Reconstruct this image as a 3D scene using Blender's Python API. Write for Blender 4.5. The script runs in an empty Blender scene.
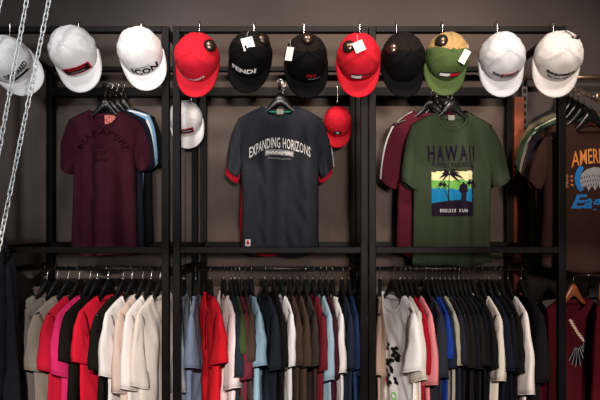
import bpy, bmesh, math, random
from mathutils import Vector, Matrix, noise
from mathutils.bvhtree import BVHTree
R = math.radians
sc = bpy.context.scene
C = sc.collection

# ------------------------------------------------------------------ camera
CZ = 1.40; F = 504.0; PX, PY = 307.0, 222.0
cam_d = bpy.data.cameras.new('camera'); cam = bpy.data.objects.new('camera', cam_d); C.objects.link(cam)
cam.location = (0, 0, CZ); cam.rotation_euler = (R(90), 0, 0)
cam_d.sensor_width = 36; cam_d.lens = F/600*36
cam_d.shift_x = (300-PX)/600; cam_d.shift_y = (PY-200)/600
cam_d.clip_start = 0.05
sc.camera = cam
sc.view_settings.view_transform = 'Standard'; sc.view_settings.look = 'None'
sc.view_settings.gamma = 1; sc.view_settings.exposure = 0.0
sc.view_settings.use_curve_mapping = False
# ------------------------------------------------------------------ light
w = bpy.data.worlds.new('world'); sc.world = w; w.use_nodes = True
w.node_tree.nodes['Background'].inputs[0].default_value = (0.80, 0.88, 1.0, 1)
w.node_tree.nodes['Background'].inputs[1].default_value = 0.022
def spot(loc, aim, power, size, col, blend=0.6, rad=0.05):
    d = bpy.data.lights.new('ceiling_and_fill_spot', 'SPOT'); d.energy = power; d.spot_size = R(size)
    d.spot_blend = blend; d.shadow_soft_size = rad; d.color = col
    o = bpy.data.objects.new('ceiling_and_fill_spot', d); C.objects.link(o); o.location = loc
    o.rotation_euler = (Vector(aim)-Vector(loc)).to_track_quat('-Z', 'Y').to_euler()
    return o
WARM = (1.0, 0.85, 0.74); COOL = (0.93, 0.96, 1.0); NEUT = (1.0, 0.93, 0.88)
spot((-0.30, -1.0, 1.55), (-1.05, 2.2, 2.02), 210, 34, COOL, 0.8, 0.12)  # front group: spots near camera height, standing in for an unseen frontal source
spot((0.30, -1.2, 1.60), (0.0, 2.4, 1.98), 290, 38, NEUT, 0.8, 0.12)
spot((0.55, -0.9, 1.70), (1.0, 2.4, 2.0), 210, 36, WARM, 0.8, 0.12)
spot((-1.10, 0.70, 2.95), (-0.98, 2.3, 2.05), 40, 46, COOL, 0.8, 0.1)
spot((-0.35, 0.70, 3.0), (-0.25, 2.5, 2.15), 105, 50, WARM, 0.8, 0.1)
spot((0.45, 0.70, 3.0), (0.45, 2.5, 2.15), 105, 50, WARM, 0.8, 0.1)
spot((1.15, 0.75, 2.95), (1.10, 2.4, 2.15), 70, 46, WARM, 0.8, 0.1)
for sx, tx, pw in ((0.15, -1.0, 420), (-0.35, -0.35, 260), (0.35, 0.35, 260), (0.95, 0.98, 300)):  # fill spots added to brighten the lower garments, tight cones spare the wall
    spot((sx, -1.2, 2.4), (tx*1.12, 2.2, 0.27), pw*1.1, 29, NEUT, 0.22, 0.03)

# ------------------------------------------------------------------ materials
def mat(name, col, rough=0.6, metal=0.0, bump=0.0, bscale=200.0, var=0.0, vscale=60.0, col2=None, sheen=0.0, trans=0.0):
    m = bpy.data.materials.new(name); m.use_nodes = True
    nt = m.node_tree; b = nt.nodes['Principled BSDF']
    b.inputs['Base Color'].default_value = (*col, 1); b.inputs['Roughness'].default_value = rough
    b.inputs['Metallic'].default_value = metal
    if name == 'black_steel': b.inputs['Specular IOR Level'].default_value = 0.14
    if rough >= .7: b.inputs['Specular IOR Level'].default_value = 0.12
    if sheen: b.inputs['Sheen Weight'].default_value = sheen
    tc = nt.nodes.new('ShaderNodeTexCoord')
    if var or col2:
        n = nt.nodes.new('ShaderNodeTexNoise'); n.inputs['Scale'].default_value = vscale; n.inputs['Detail'].default_value = 4
        nt.links.new(tc.outputs['Object'], n.inputs['Vector'])
        mx = nt.nodes.new('ShaderNodeMix'); mx.data_type = 'RGBA'
        c2 = col2 if col2 else tuple(max(0, c*(1-var)) for c in col)
        mx.inputs[6].default_value = (*col, 1); mx.inputs[7].default_value = (*c2, 1)
        rp = nt.nodes.new('ShaderNodeMapRange'); rp.inputs[1].default_value = 0.35; rp.inputs[2].default_value = 0.65
        nt.links.new(n.outputs['Fac'], rp.inputs[0]); nt.links.new(rp.outputs[0], mx.inputs[0])
        nt.links.new(mx.outputs[2], b.inputs['Base Color'])
    if bump:
        n2 = nt.nodes.new('ShaderNodeTexNoise'); n2.inputs['Scale'].default_value = bscale; n2.inputs['Detail'].default_value = 3
        nt.links.new(tc.outputs['Object'], n2.inputs['Vector'])
        bp = nt.nodes.new('ShaderNodeBump'); bp.inputs['Strength'].default_value = bump; bp.inputs['Distance'].default_value = 0.004
        nt.links.new(n2.outputs['Fac'], bp.inputs['Height']); nt.links.new(bp.outputs[0], b.inputs['Normal'])
    return m
_fab = {}
def srgb(h):
    h = h.lstrip('#'); v = [int(h[i:i+2], 16)/255 for i in (0, 2, 4)]
    return tuple(c/12.92 if c <= 0.04045 else ((c+0.055)/1.055)**2.4 for c in v)
def fabric(hexc, heather=0.15):
    k = (hexc, heather)
    if k not in _fab:
        _fab[k] = mat('cotton_'+hexc.strip('#'), srgb(hexc), 0.92, 0, 0.35, 320, heather, 420)
    return _fab[k]
M = {
 'steel': mat('black_steel', srgb('#0c0908'), 0.5, 0.0, 0.05, 40, 0.3, 30),
 'plastic': mat('black_plastic', srgb('#141414'), 0.3),
 'chrome': mat('bright_wire', srgb('#d8d2cc'), 0.22, 1.0),
 'dull': mat('dull_wire', srgb('#a8a29c'), 0.3, 1.0),
 'chain': mat('galvanised_chain', srgb('#eeeeec'), 0.35, 0.35),
 'tagmetal': mat('security_tag_shell', srgb('#5a4a42'), 0.28, 0.85),
 'paper': mat('white_card', srgb('#f4f2ee'), 0.7),
 'thread': mat('thread', srgb('#c8c2ba'), 0.8),
 'wall': mat('painted_wall', srgb('#564e4b'), 0.7, 0, 0.15, 60, 0.12, 3.0),
 'panel': mat('taupe_backing_panel', srgb('#5f524b'), 0.7, 0, 0.1, 50, 0.10, 4.0),
 'floor': mat('dark_floor', srgb('#3c3836'), 0.5, 0, 0.1, 30, 0.3, 5),
 'wood': mat('red_brown_wood', srgb('#a8502e'), 0.45, 0, 0.1, 80, 0.4, 12),
 'hangwood': mat('hanger_wood', srgb('#9c5530'), 0.35, 0, 0.05, 80, 0.3, 30),
 'brass': mat('warm_metal_rail', srgb('#b79a80'), 0.3, 0.9),
 'white_ink': mat('white_ink', srgb('#f0eeea'), 0.7), 'black_ink': mat('black_ink', srgb('#101012'), 0.7),
 'red_ink': mat('red_ink', srgb('#d01c2c'), 0.7), 'navy_ink': mat('navy_ink', srgb('#141a3a'), 0.7),
 'purple_ink': mat('dark_purple_ink', srgb('#1d1224'), 0.8), 'cream_ink': mat('cream_ink', srgb('#e8dfa8'), 0.8),
 'lime_ink': mat('green_ink', srgb('#6fae52'), 0.8), 'blue_ink': mat('sea_blue_ink', srgb('#1878a8'), 0.8),
 'orange_ink': mat('orange_ink', srgb('#d88a48'), 0.8), 'sky_ink': mat('bright_blue_ink', srgb('#2a78c0'), 0.8),
 'grey_ink': mat('grey_ink', srgb('#9a9a9c'), 0.8), 'maroon_ink': mat('raised_maroon_print', srgb('#23070f'), 0.85),
 'tan_ink': mat('pale_feather_ink', srgb('#e0b8a0'), 0.8), 'pink_label': mat('pink_woven_label', srgb('#e8a090'), 0.85, 0, 0, 200, 0, 150, srgb('#c84038')),
 'grey_label': mat('grey_woven_label', srgb('#8c8c86'), 0.85), 'green_rib': mat('green_tape', srgb('#2c8a60'), 0.9), 'coat': mat('black_coat_cloth', srgb('#131318'), 0.8, 0, 0.4, 60, 0.3, 30),
}
# ------------------------------------------------------------------ helpers
def link(name, bm, m, parent=None, smooth=True, solid=0, bevel=0):
    me = bpy.data.meshes.new(name); bmesh.ops.recalc_face_normals(bm, faces=bm.faces) if solid else None
    bm.to_mesh(me); bm.free()
    if m: me.materials.append(m)
    if smooth: me.polygons.foreach_set('use_smooth', [True]*len(me.polygons))
    o = bpy.data.objects.new(name, me); C.objects.link(o)
    if parent: o.parent = parent
    if bevel:
        b = o.modifiers.new('bevel', 'BEVEL'); b.width = bevel; b.segments = 2; b.limit_method = 'ANGLE'
    if solid:
        s = o.modifiers.new('solid', 'SOLIDIFY'); s.thickness = solid; s.offset = 0
    return o
def thing(name, label, cat, loc=(0, 0, 0), rot=(0, 0, 0), group=None):
    o = bpy.data.objects.new(name, None); o.empty_display_size = 0.05; C.objects.link(o)
    o.location = loc; o.rotation_euler = rot; o['label'] = label; o['category'] = cat
    if group: o['group'] = group
    return o
def tag(o, label, cat, group=None):
    o['label'] = label; o['category'] = cat
    if group: o['group'] = group
    return o
def box(bm, a, b):
    x0, y0, z0 = a; x1, y1, z1 = b
    v = [bm.verts.new(p) for p in ((x0,y0,z0),(x1,y0,z0),(x1,y1,z0),(x0,y1,z0),(x0,y0,z1),(x1,y0,z1),(x1,y1,z1),(x0,y1,z1))]
    for f in ((0,3,2,1),(4,5,6,7),(0,1,5,4),(1,2,6,5),(2,3,7,6),(3,0,4,7)): bm.faces.new([v[i] for i in f])
def tube(bm, pts, r, n=8, closed=False, flat=None):
    """sweep a circle (or flattened section flat=(rn, rb, normal)) along points"""
    pts = [Vector(p) for p in pts]; N = len(pts); rings = []
    prev = None
    for i, p in enumerate(pts):
        if closed: t = pts[(i+1) % N]-pts[i-1]
        else: t = pts[min(i+1, N-1)]-pts[max(i-1, 0)]
        t.normalize()
        if flat: ref = Vector(flat[2])
        elif prev is None: ref = Vector((0, 0, 1)) if abs(t.z) < 0.9 else Vector((1, 0, 0))
        else: ref = prev
        a = (ref - t*ref.dot(t)).normalized(); prev = a; b = t.cross(a)
        ra, rb = (flat[0], flat[1]) if flat else ((r[i] if isinstance(r, list) else r),)*2
        rings.append([bm.verts.new(p+a*math.cos(2*math.pi*k/n)*ra+b*math.sin(2*math.pi*k/n)*rb) for k in range(n)])
    for i in range(N if closed else N-1):
        A, B = rings[i], rings[(i+1) % N]
        for k in range(n): bm.faces.new((A[k], A[(k+1) % n], B[(k+1) % n], B[k]))
    if not closed:
        bm.faces.new(rings[0][::-1]); bm.faces.new(rings[-1])
def bar(name, a, b, w, d, m, parent, bev=0.002):
    """rectangular bar between two points (axis-aligned)"""
    bm = bmesh.new()
    a = Vector(a); b = Vector(b); ax = max(range(3), key=lambda i: abs(b[i]-a[i]))
    lo = Vector([min(a[i], b[i]) for i in range(3)]); hi = Vector([max(a[i], b[i]) for i in range(3)])
    o = [i for i in range(3) if i != ax]
    for i, s in zip(o, (w, d)): lo[i] -= s/2; hi[i] += s/2
    box(bm, lo, hi)
    return link(name, bm, m, parent, smooth=False, bevel=bev)
def P(px, py, Y): return Vector(((px-PX)*Y/F, Y, CZ+(PY-py)*Y/F))
def text_shape(body, width, height, arc=0.0, bold=0.0, shear=0.0, space=1.0):
    """letters as flat 2-D polygons centred on the origin; arc = rise of the ends (m)"""
    cu = bpy.data.curves.new('t', 'FONT'); cu.body = body; cu.align_x = 'CENTER'; cu.align_y = 'CENTER'
    cu.resolution_u = 2; cu.offset = bold; cu.shear = shear; cu.space_character = space
    o = bpy.data.objects.new('t', cu); C.objects.link(o)
    dg = bpy.context.evaluated_depsgraph_get(); me = o.evaluated_get(dg).to_mesh()
    vs = [(v.co.x, v.co.y) for v in me.vertices]; fs = [tuple(p.vertices) for p in me.polygons]
    bpy.data.objects.remove(o); bpy.data.curves.remove(cu)
    x0 = min(v[0] for v in vs); x1 = max(v[0] for v in vs); y0 = min(v[1] for v in vs); y1 = max(v[1] for v in vs)
    out = []
    for x, y in vs:
        u = ((x-x0)/(x1-x0)-0.5)*width; v = ((y-y0)/(y1-y0)-0.5)*height
        out.append((u, v, arc*(2*u/width)**2))
    return [(u, v+a) for u, v, a in out], fs
def poly(pts): return list(pts), [tuple(range(len(pts)))]
def merge(*shapes):
    V, Fs = [], []
    for v, f in shapes:
        k = len(V); V += list(v); Fs += [tuple(i+k for i in t) for t in f]
    return V, Fs
def shift(s, dx, dy, rot=0, sc_=1):
    c, n = math.cos(rot), math.sin(rot)
    return [((x*c-y*n)*sc_+dx, (x*n+y*c)*sc_+dy) for x, y in s[0]], s[1]
def decal(name, shape, frame, bvh, m, parent, off=0.0012, cell=0.006):
    off += .0007
    """print laid onto a surface: cut into cells, then dropped on the surface along frame's direction"""
    off += .0020; org, ux, uy, d = [Vector(v) for v in frame]
    bm = bmesh.new(); vs = [bm.verts.new((x, y, 0)) for x, y in shape[0]]
    for f in shape[1]:
        try: bm.faces.new([vs[i] for i in f])
        except ValueError: pass
    xs = [v[0] for v in shape[0]]; ys = [v[1] for v in shape[0]]
    for lo, hi, n in ((min(xs), max(xs), (1, 0, 0)), (min(ys), max(ys), (0, 1, 0))):
        k = lo+cell
        while k < hi:
            bmesh.ops.bisect_plane(bm, geom=bm.verts[:]+bm.edges[:]+bm.faces[:], plane_co=(k*n[0], k*n[1], 0), plane_no=n); k += cell
    dead = []
    for v in bm.verts:
        o = org+ux*v.co.x+uy*v.co.y-d*0.5
        hit, nrm, _, _ = bvh.ray_cast(o, d)
        if hit is None: dead.append(v); continue
        v.co = hit-d*off
    bmesh.ops.delete(bm, geom=dead, context='VERTS')
    return link(name, bm, m, parent, smooth=False)

# ------------------------------------------------------------------ room
def struct(name, bm, m, smooth=False):
    o = link(name, bm, m, None, smooth); o['kind'] = 'structure'; return o
bm = bmesh.new(); box(bm, (-3.2, 2.74, 0), (3.2, 2.86, 3.3)); struct('wall_back', bm, M['wall'])
bm = bmesh.new(); box(bm, (-3.2, -2.6, -0.1), (3.2, 2.86, 0)); struct('floor', bm, M['floor'])
for n, (a, b) in enumerate((((-1.72, 2.725, 0.05), (-0.66, 2.74, 2.42)), ((-0.655, 2.725, 0.05), (0.33, 2.74, 2.42)), ((0.335, 2.725, 0.05), (1.09, 2.74, 2.42)))):
    bm = bmesh.new(); box(bm, a, b); o = struct('trim_%d' % (n+1), bm, M['panel'])
bm = bmesh.new(); box(bm, (1.095, 2.66, 0.3), (1.145, 2.74, 2.06)); struct('trim_4', bm, M['wood'])
# slotted shelving upright
o = thing('slotted_upright', 'slotted metal upright strip on the wall beside the reddish wooden post', 'bracket strip', (1.165, 2.71, 1.3))
bm = bmesh.new(); box(bm, (-.014, -.012, -.75), (.014, .028, .86)); link('channel', bm, M['dull'], o, False)
bm = bmesh.new()
for k in range(40): box(bm, (-.007, -.0135, -.73+k*.04), (.007, -.0115, -.708+k*.04))
link('slot_row', bm, M['plastic'], o, False)

# ------------------------------------------------------------------ racks
YF, YB = 2.115, 2.66
ZT, ZS, ZL, ZU = 2.205, 1.283, 1.18, 2.085
YR = 2.38; TW = 0.030
def rack(xl, xr, label):
    w_ = xr-xl
    t = thing('display_rack', label, 'clothes rack', ((xl+xr)/2, (YF+YB)/2, 0), (0, 0, 0), 'black steel display racks along the wall')
    x0, x1 = -w_/2, w_/2; y0, y1 = (YF-YB)/2, (YB-YF)/2
    for x in (x0, x1):
        for y in (y0, y1): bar('post', (x, y, 0), (x, y, ZT+.012), TW, TW, M['steel'], t)
    for y in (y0, y1):
        bar('top_rail', (x0+TW/2, y, ZT), (x1-TW/2, y, ZT), TW, .024, M['steel'], t)
        bar('middle_rail', (x0+TW/2, y, ZS), (x1-TW/2, y, ZS), TW, .026, M['steel'], t)
        bar('bottom_rail', (x0+TW/2, y, .12), (x1-TW/2, y, .12), TW, .026, M['steel'], t)
    bar('back_crossbar', (x0+TW/2, y1, ZU), (x1-TW/2, y1, ZU), TW, .045, M['steel'], t)
    for x in (x0, x1):
        for z in (ZT, ZS, ZL, .12): bar('side_rail', (x, y0+TW/2, z), (x, y1-TW/2, z), TW*.8, .024, M['steel'], t)
    bm = bmesh.new(); tube(bm, [(x0+.012, YR-(YF+YB)/2, ZL), (x1-.012, YR-(YF+YB)/2, ZL)], .0095, 12); link('hanging_rail', bm, M['steel2'], t)
    racks.append(t)
    return t
racks = []
M['steel2'] = mat('worn_steel_rod', srgb('#3a3532'), 0.35, 0.7)
def xf(px): return (px-PX)*YF/F
rack(xf(-16), xf(166), 'black steel rack with the maroon tee in its upper half, leftmost of three')
rack(xf(177), xf(364), 'black steel rack with the charcoal slogan tee in its upper half, middle of three')
rack(xf(372), xf(561), 'black steel rack with the green palm tee in its upper half, rightmost of three')
def display_arm(x, rk, z0=2.055, yb=2.63, yf=2.36, zf=None):
    bm = bmesh.new(); zf = zf if zf is not None else z0-.02
    tube(bm, [(x, yb, z0), (x, yf+.01, zf), (x, yf, zf), (x, yf-.004, zf+.02)], .007, 10)
    bmesh.ops.create_cube(bm, size=1, matrix=Matrix.Translation((x, yb, z0))@Matrix.Diagonal((.03, .008, .05, 1)))
    bm.transform(Matrix.Translation(-racks[rk].location)); link('display_arm', bm, M['steel2'], racks[rk])

# ------------------------------------------------------------------ hangers
def hanger(loc, rz, label, mb=None, scale=1.0, group=None, wood=False, wide=1.0):
    """origin = where the collar sits; the rail passes 0.115 above"""
    t = thing('wooden_hanger' if wood else 'clothes_hanger', label, 'hanger', loc, (0, 0, rz), group)
    t.scale = (scale,)*3 if scale != 1 else (1, 1, 1)
    bm = bmesh.new(); n = 24; rings = []
    for i in range(n+1):
        u = -1+2*i/n; x = .188*u; a = abs(u)
        top = .074*math.exp(-(x/.048)**2)-.008-.060*a**1.2
        h = .046*math.exp(-(x/.048)**2)+.012; th = .0045+.004*math.exp(-(x/.05)**2)
        x *= wide
        rings.append([bm.verts.new(p) for p in ((x, -th, top-.003), (x, -th*.4, top), (x, th*.4, top), (x, th, top-.003), (x, th, top-h+.003), (x, th*.4, top-h), (x, -th*.4, top-h), (x, -th, top-h+.003))])
    for A, B in zip(rings, rings[1:]):
        for k in range(8): bm.faces.new((A[k], B[k], B[(k+1) % 8], A[(k+1) % 8]))
    bm.faces.new(rings[0]); bm.faces.new(rings[-1][::-1])
    link('hanger_body', bm, mb or M['plastic'], t)
    bm = bmesh.new(); c = Vector((0, 0, .115)); r = .0135
    pts = [Vector((0, 0, .055)), Vector((0, 0, .075)), Vector((.003, 0, .086))]
    for k in range(13):
        a = R(-55+k*235/12); pts.append(c+Vector((math.cos(a)*r, 0, math.sin(a)*r)))
    tube(bm, pts, .0019, 6); link('hook', bm, M['chrome'], t)
    bm = bmesh.new(); tube(bm, [(0, 0, .062), (0, 0, .074)], .0045, 8)
    link('hook_collar', bm, M['dull'], t)
    return t

# ------------------------------------------------------------------ t-shirts
def tee(name, label, cat, loc, rz, m, seed=0, SW=.205, nk=.085, nd=.085, BW=.19, L=.70, T=.045, drop=.058,
        so=(.25, -.31), si=(.19, -.335), fold=.012, sth=.022, collar=None, label_mat=None, group=None, stripe=None,
        sleeve_mat=None, arm_z=-.21, ls=None, so2=None, si2=None, scale=1.0, tape=None, yback=0.0, tilt=0.0):
    rnd = random.Random(seed)
    t = thing(name, label, cat, loc, (0, tilt, rz), group)
    if scale != 1: t.scale = (scale,)*3
    ks = [(rnd.uniform(2.0, 4.5), rnd.uniform(0, 6.3), 1.0), (rnd.uniform(5, 8), rnd.uniform(0, 6.3), .6), (rnd.uniform(9, 15), rnd.uniform(0, 6.3), .3)]
    sd = rnd.uniform(0, 50)
    def foldy(u, x, z):
        s = min(1, max(0, (-z-.02)/.32)); s = s*s*(3-2*s)
        f = sum(a*math.sin(k*u+p+z*1.6*(i-1)) for i, (k, p, a) in enumerate(ks))*fold*s
        f += fold*.9*noise.noise(Vector((x*9, z*3.0, sd)))*min(1, .35+s)
        f += fold*.5*noise.noise(Vector((x*26+z*10, z*9, sd+9)))
        return f
    def ztop(ax, front):
        if ax <= nk:
            q = ax/nk
            base = -.004-drop*0.02
            return base-(nd if front else .014)*math.sqrt(max(0, 1-q**2.3))
        q = (ax-nk)/(SW-nk)
        return -.004-drop*q**1.25
    NU, NV = 44, 40
    def surf(u, v, front):
        # denser sampling near the neck
        ax = abs(u)*SW; zt = ztop(ax, front); x0 = u*SW
        zb = -L+.006*math.sin(5*u+sd)+(.012*(1-u*u))*(-1)
        vv = v**1.15; z = zt+(zb-zt)*vv
        d = min(1, max(0, -z/(-arm_z))); d = d*d*(3-2*d)
        bw = BW*(1+.03*math.sin(z*9+sd)*d+.035*noise.noise(Vector((z*5, sd, 3+(u > 0)*4)))*d)
        x = u*(SW*(1-d)+bw*d)
        e = min(1, (v/.06))**.5 if v > 0 else 0
        neck = max(0, 1-(ax/(nk*1.05))**2)
        e0 = max(e, .55*math.sqrt(neck))
        bul = math.sqrt(max(0, 1-abs(u)**3.2))
        h = T*(.55+.45*min(1, -z/.3))*bul*e0
        y = (-h if front else h)+foldy(u, x, z)*math.sqrt(max(0, 1-abs(u)**6))*min(1, e+.15)
        return Vector((x, y+yback*(-z), z))
    us = [-1+2*i/NU for i in range(NU+1)]
    us = [math.copysign(abs(q)**.92, q) for q in us]
    bm = bmesh.new()
    gf = [[bm.verts.new(surf(u, j/NV, True)) for u in us] for j in range(NV+1)]
    gb = [[None]*(NU+1) for _ in range(NV+1)]
    for j in range(NV+1):
        for i, u in enumerate(us):
            if i in (0, NU) or (j == 0 and abs(u)*SW > nk): gb[j][i] = gf[j][i]
            else: gb[j][i] = bm.verts.new(surf(u, j/NV, False))
    for j in range(NV):
        for i in range(NU):
            for g, rev in ((gf, 0), (gb, 1)):
                q = [g[j][i], g[j+1][i], g[j+1][i+1], g[j][i+1]]
                if rev: q.reverse()
                if len(set(q)) > 2:
                    qq = []
                    for v_ in q:
                        if v_ not in qq: qq.append(v_)
                    try: bm.faces.new(qq)
                    except ValueError: pass
    idx = [i for i, u in enumerate(us) if abs(u)*SW <= nk]
    i0, i1 = idx[0]-1, idx[-1]+1
    loop = [gf[0][i].co.copy() for i in range(i0, i1+1)]+[gb[0][i].co.copy() for i in range(i1-1, i0, -1)]
    bvh = BVHTree.FromBMesh(bm)
    body = link('torso', bm, m, t, solid=.0016)
    # collar rib
    bm = bmesh.new(); cl = [p+Vector((0, (-.0015 if k < i1-i0 else .001), -.004)) for k, p in enumerate(loop)]
    tube(bm, cl, .006, 8, closed=True, flat=(.0115, .0042, (0, 0, 1))); link('collar', bm, collar or m, t)
    if tape:
        bm = bmesh.new(); tube(bm, [p+Vector((0, -.004, -.008)) for p in loop[i1-i0+2:-1]], .004, 8); link('neck_tape', bm, tape, t)
    if label_mat:
        bm = bmesh.new(); y_ = max(p.y for p in loop)-.006
        box(bm, (-.016, y_-.003, -.038), (.016, y_-.001, -.014)); link('neck_label', bm, label_mat, t, False)
    # sleeves
    sleeves = []
    for side in (-1, 1):
        o1, i1_ = (so, si) if (side > 0 or so2 is None) else (so2, si2)
        S0 = Vector((SW-.012, 0, -.004-drop*.93)); S1 = Vector((o1[0], 0, o1[1]))
        Sc = Vector((SW+.38*(o1[0]-SW)+.022, 0, -drop+.28*(o1[1]+drop)))
        A0 = Vector((BW-.03, 0, arm_z)); A1 = Vector((i1_[0], 0, i1_[1]))
        sg = side*1.0; sr = rnd.uniform(0, 30)
        def sp(s, tt, sgn, off=0.0):
            top = S0*(1-s)**2+Sc*2*s*(1-s)+S1*s*s; bot = A0.lerp(A1, s)
            p = top.lerp(bot, tt)
            w2 = math.sqrt(max(0, 4*tt*(1-tt)))
            th = sth*(.55+.6*s)*w2+off
            wr = fold*.55*noise.noise(Vector((s*4, tt*6, sr)))+fold*.4*math.sin(tt*7+sr)*s
            return Vector((sg*p.x, sgn*th+wr*min(1, s*3)+p_y(s)+yback*(-p.z), p.z-.012*math.sin(tt*3.14)*s))
        def p_y(s): return 0.0
        bm = bmesh.new(); NR, NS = 16, 24; rings = []
        for i in range(NR+1):
            s = -.10+1.10*i/NR; ring = []
            for k in range(NS):
                a = 2*math.pi*k/NS; tt = (1-math.cos(a))/2
                ring.append(bm.verts.new(sp(max(s, 0) if s > 0 else 0, tt, -1 if math.sin(a) > 0 else (1 if math.sin(a) < -1e-6 else 0))+Vector((sg*min(0, s)*.25, 0, 0))))
            rings.append(ring)
        for A, B in zip(rings, rings[1:]):
            for k in range(NS):
                q = (A[k], A[(k+1) % NS], B[(k+1) % NS], B[k])
                bm.faces.new(q if side > 0 else q[::-1])
        sl = link('sleeve', bm, sleeve_mat or m, t, solid=.0018); sleeves.append(sl)
        # stitched hem band
        bm = bmesh.new(); hp = []
        for k in range(NS):
            a = 2*math.pi*k/NS; tt = (1-math.cos(a))/2
            hp.append(sp(1, tt, -1 if math.sin(a) > 0 else (1 if math.sin(a) < -1e-6 else 0))+Vector((0, 0, .002)))
        tube(bm, hp, .0022, 6, closed=True); link('hem', bm, sleeve_mat or m, sl)
        if stripe:
            for (t0, t1, sm) in stripe:
                bm = bmesh.new(); g = []
                for i in range(19):
                    s = i/18; row = []
                    for k in range(4):
                        tt = t0+(t1-t0)*k/3
                        row.append(bm.verts.new(sp(s, tt, -1, .0022)+Vector((0, -.001, .0))))
                    g.append(row)
                for A, B in zip(g, g[1:]):
                    for k in range(3): bm.faces.new((A[k], A[k+1], B[k+1], B[k]))
                link('sleeve_stripe', bm, sm, sl)
                # carried over the shoulder to the collar
                bm = bmesh.new(); g = []
                for i in range(9):
                    u = (nk+.006+(SW-nk-.02)*i/8)/SW*sg; row = []
                    for k in range(4):
                        v = (t0+(t1-t0)*k/3)*.10+.002
                        row.append(bm.verts.new(surf(u, v, True)+Vector((0, -.0035, 0))))
                    g.append(row)
                for A, B in zip(g, g[1:]):
                    for k in range(3): bm.faces.new((A[k], A[k+1], B[k+1], B[k]))
                link('shoulder_stripe', bm, sm, t)
    return t, bvh
FR = lambda x, z: ((x, 0, z), (1, 0, 0), (0, 0, 1), (0, 1, 0))

# ---- front facing displays: left bay
XA = (105-PX)/208
display_arm(-.955, 0, 2.062, 2.635, 2.375, 2.035)
def front(px, py, Y): return P(px, py, Y)
mar = fabric('#471a28', .3)
a = front(105, 110, 2.42)
hanger(a, R(4), 'black hanger inside the maroon tee, front of the left arm', wide=.84)
t, b = tee('t_shirt', 'maroon tee with tonal raised lettering hanging in the left rack', 't-shirt', a, R(7), mar, 3, SW=.172, BW=.147, L=.685,
        so=(.212, -.262), si=(.152, -.295), so2=(.205, -.275), si2=(.15, -.31), drop=.05, nk=.07, nd=.075, T=.055, label_mat=None, fold=.026)
bm = bmesh.new(); box(bm, (-.004, .010, -.068), (.046, .014, -.022)); link('neck_label', bm, M['pink_label'], t, False)
V, Fs = text_shape('NAPAPIJRI', .30, .034, 0, .02)
arcv = []
for x, y in V:
    th = x/.115; r = .085+y; arcv.append((r*math.sin(th)*1.25, r*math.cos(th)*1.1-.215))
decal('raised_print', (arcv, Fs), FR(0, 0), b, M['maroon_ink'], t)
V, Fs = merge(shift(text_shape('GEO', .05, .022, 0, .01), -.01, -.185), shift(text_shape('1987', .065, .024, 0, .01), 0, -.218), shift(text_shape('NORWAY', .085, .022, 0, .01), 0, -.25))
decal('raised_print', (V, Fs), FR(0, 0), b, M['maroon_ink'], t)
for k, (px, Y, col, lab, st, dx) in enumerate((
    (110, 2.475, '#181a26', 'navy tee hanging directly behind the maroon tee', None, -.012),
    (116, 2.53, '#7fa6c2', 'light blue tee with white shoulder stripe behind the maroon tee', [(.10, .30, fabric('#e8e8ea', .05))], .02),
    (122, 2.585, '#101012', 'black tee at the back of the left display arm', None, .0))):
    a = front(px, 109.5-k*.6, Y)
    hanger(a, R(8-3*k), 'black hanger inside the '+lab.split(' hanging')[0].split(' behind')[0].split(' at')[0]+', left display arm', wide=.86)
    tee('t_shirt', lab, 't-shirt', a, R((-2, -10, -4)[k]), fabric(col, .15), 20+k, SW=(.18, .188, .175)[k], BW=(.165, .15, .16)[k], L=.685, so=(.222, -.27), si=(.17, -.30), drop=(.048, .035, .045)[k], stripe=st, T=.022, sth=.016, fold=.006, nk=.07)

# ---- middle bay
display_arm(-.13, 1, 2.062, 2.635, 2.375, 2.035)
a = front(280, 106, 2.42); nav = fabric('#33353c', .3)
hanger(a, R(0), 'black hanger inside the charcoal slogan tee')
t, b = tee('t_shirt', 'charcoal navy tee with white slogan lettering across the chest', 't-shirt', a, 0, nav, 7, SW=.205, BW=.187, L=.70, T=.05,
        so=(.247, -.30), si=(.198, -.345), so2=(.257, -.29), si2=(.20, -.34), collar=fabric('#2c313c', .2), label_mat=M['grey_label'], tape=M['green_rib'], nd=.06, nk=.082, fold=.028, sth=.026)
decal('slogan_print', text_shape('EXPANDING HORIZONS', .288, .050, -.05, .014, 0, 1.08), FR(0.002, -.182), b, M['white_ink'], t)
nap = text_shape('NAPAPIJRI', .12, .018, -.004, .05)
decal('logo_panel', merge(poly([(-.066, -.004), (-.035, .003), (0, .006), (.035, .003), (.066, -.004), (.066, -.03), (.035, -.023), (0, -.02), (-.035, -.023), (-.066, -.03)])), FR(0.0, -.218), b, M['grey_ink'], t, .001)
decal('logo_print', shift(nap, 0, -.012), FR(0.0, -.218), b, M['white_ink'], t, .0024)
decal('small_print', shift(text_shape('GEOGRAPHIC', .11, .006, -.003, .02), 0, -.043), FR(0.0, -.212), b, M['grey_ink'], t)
decal('hem_patch', poly([(-.012, -.016), (.012, -.016), (.012, .016), (-.012, .016)]), FR(-.15, -.655), b, M['white_ink'], t)
decal('hem_patch_cross', merge(poly([(-.009, -.004), (.009, -.004), (.009, .004), (-.009, .004)]), shift(poly([(-.004, -.012), (.004, -.012), (.004, .012), (-.004, .012)]), 0, 0)), FR(-.15, -.655), b, M['red_ink'], t, .0022)
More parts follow.
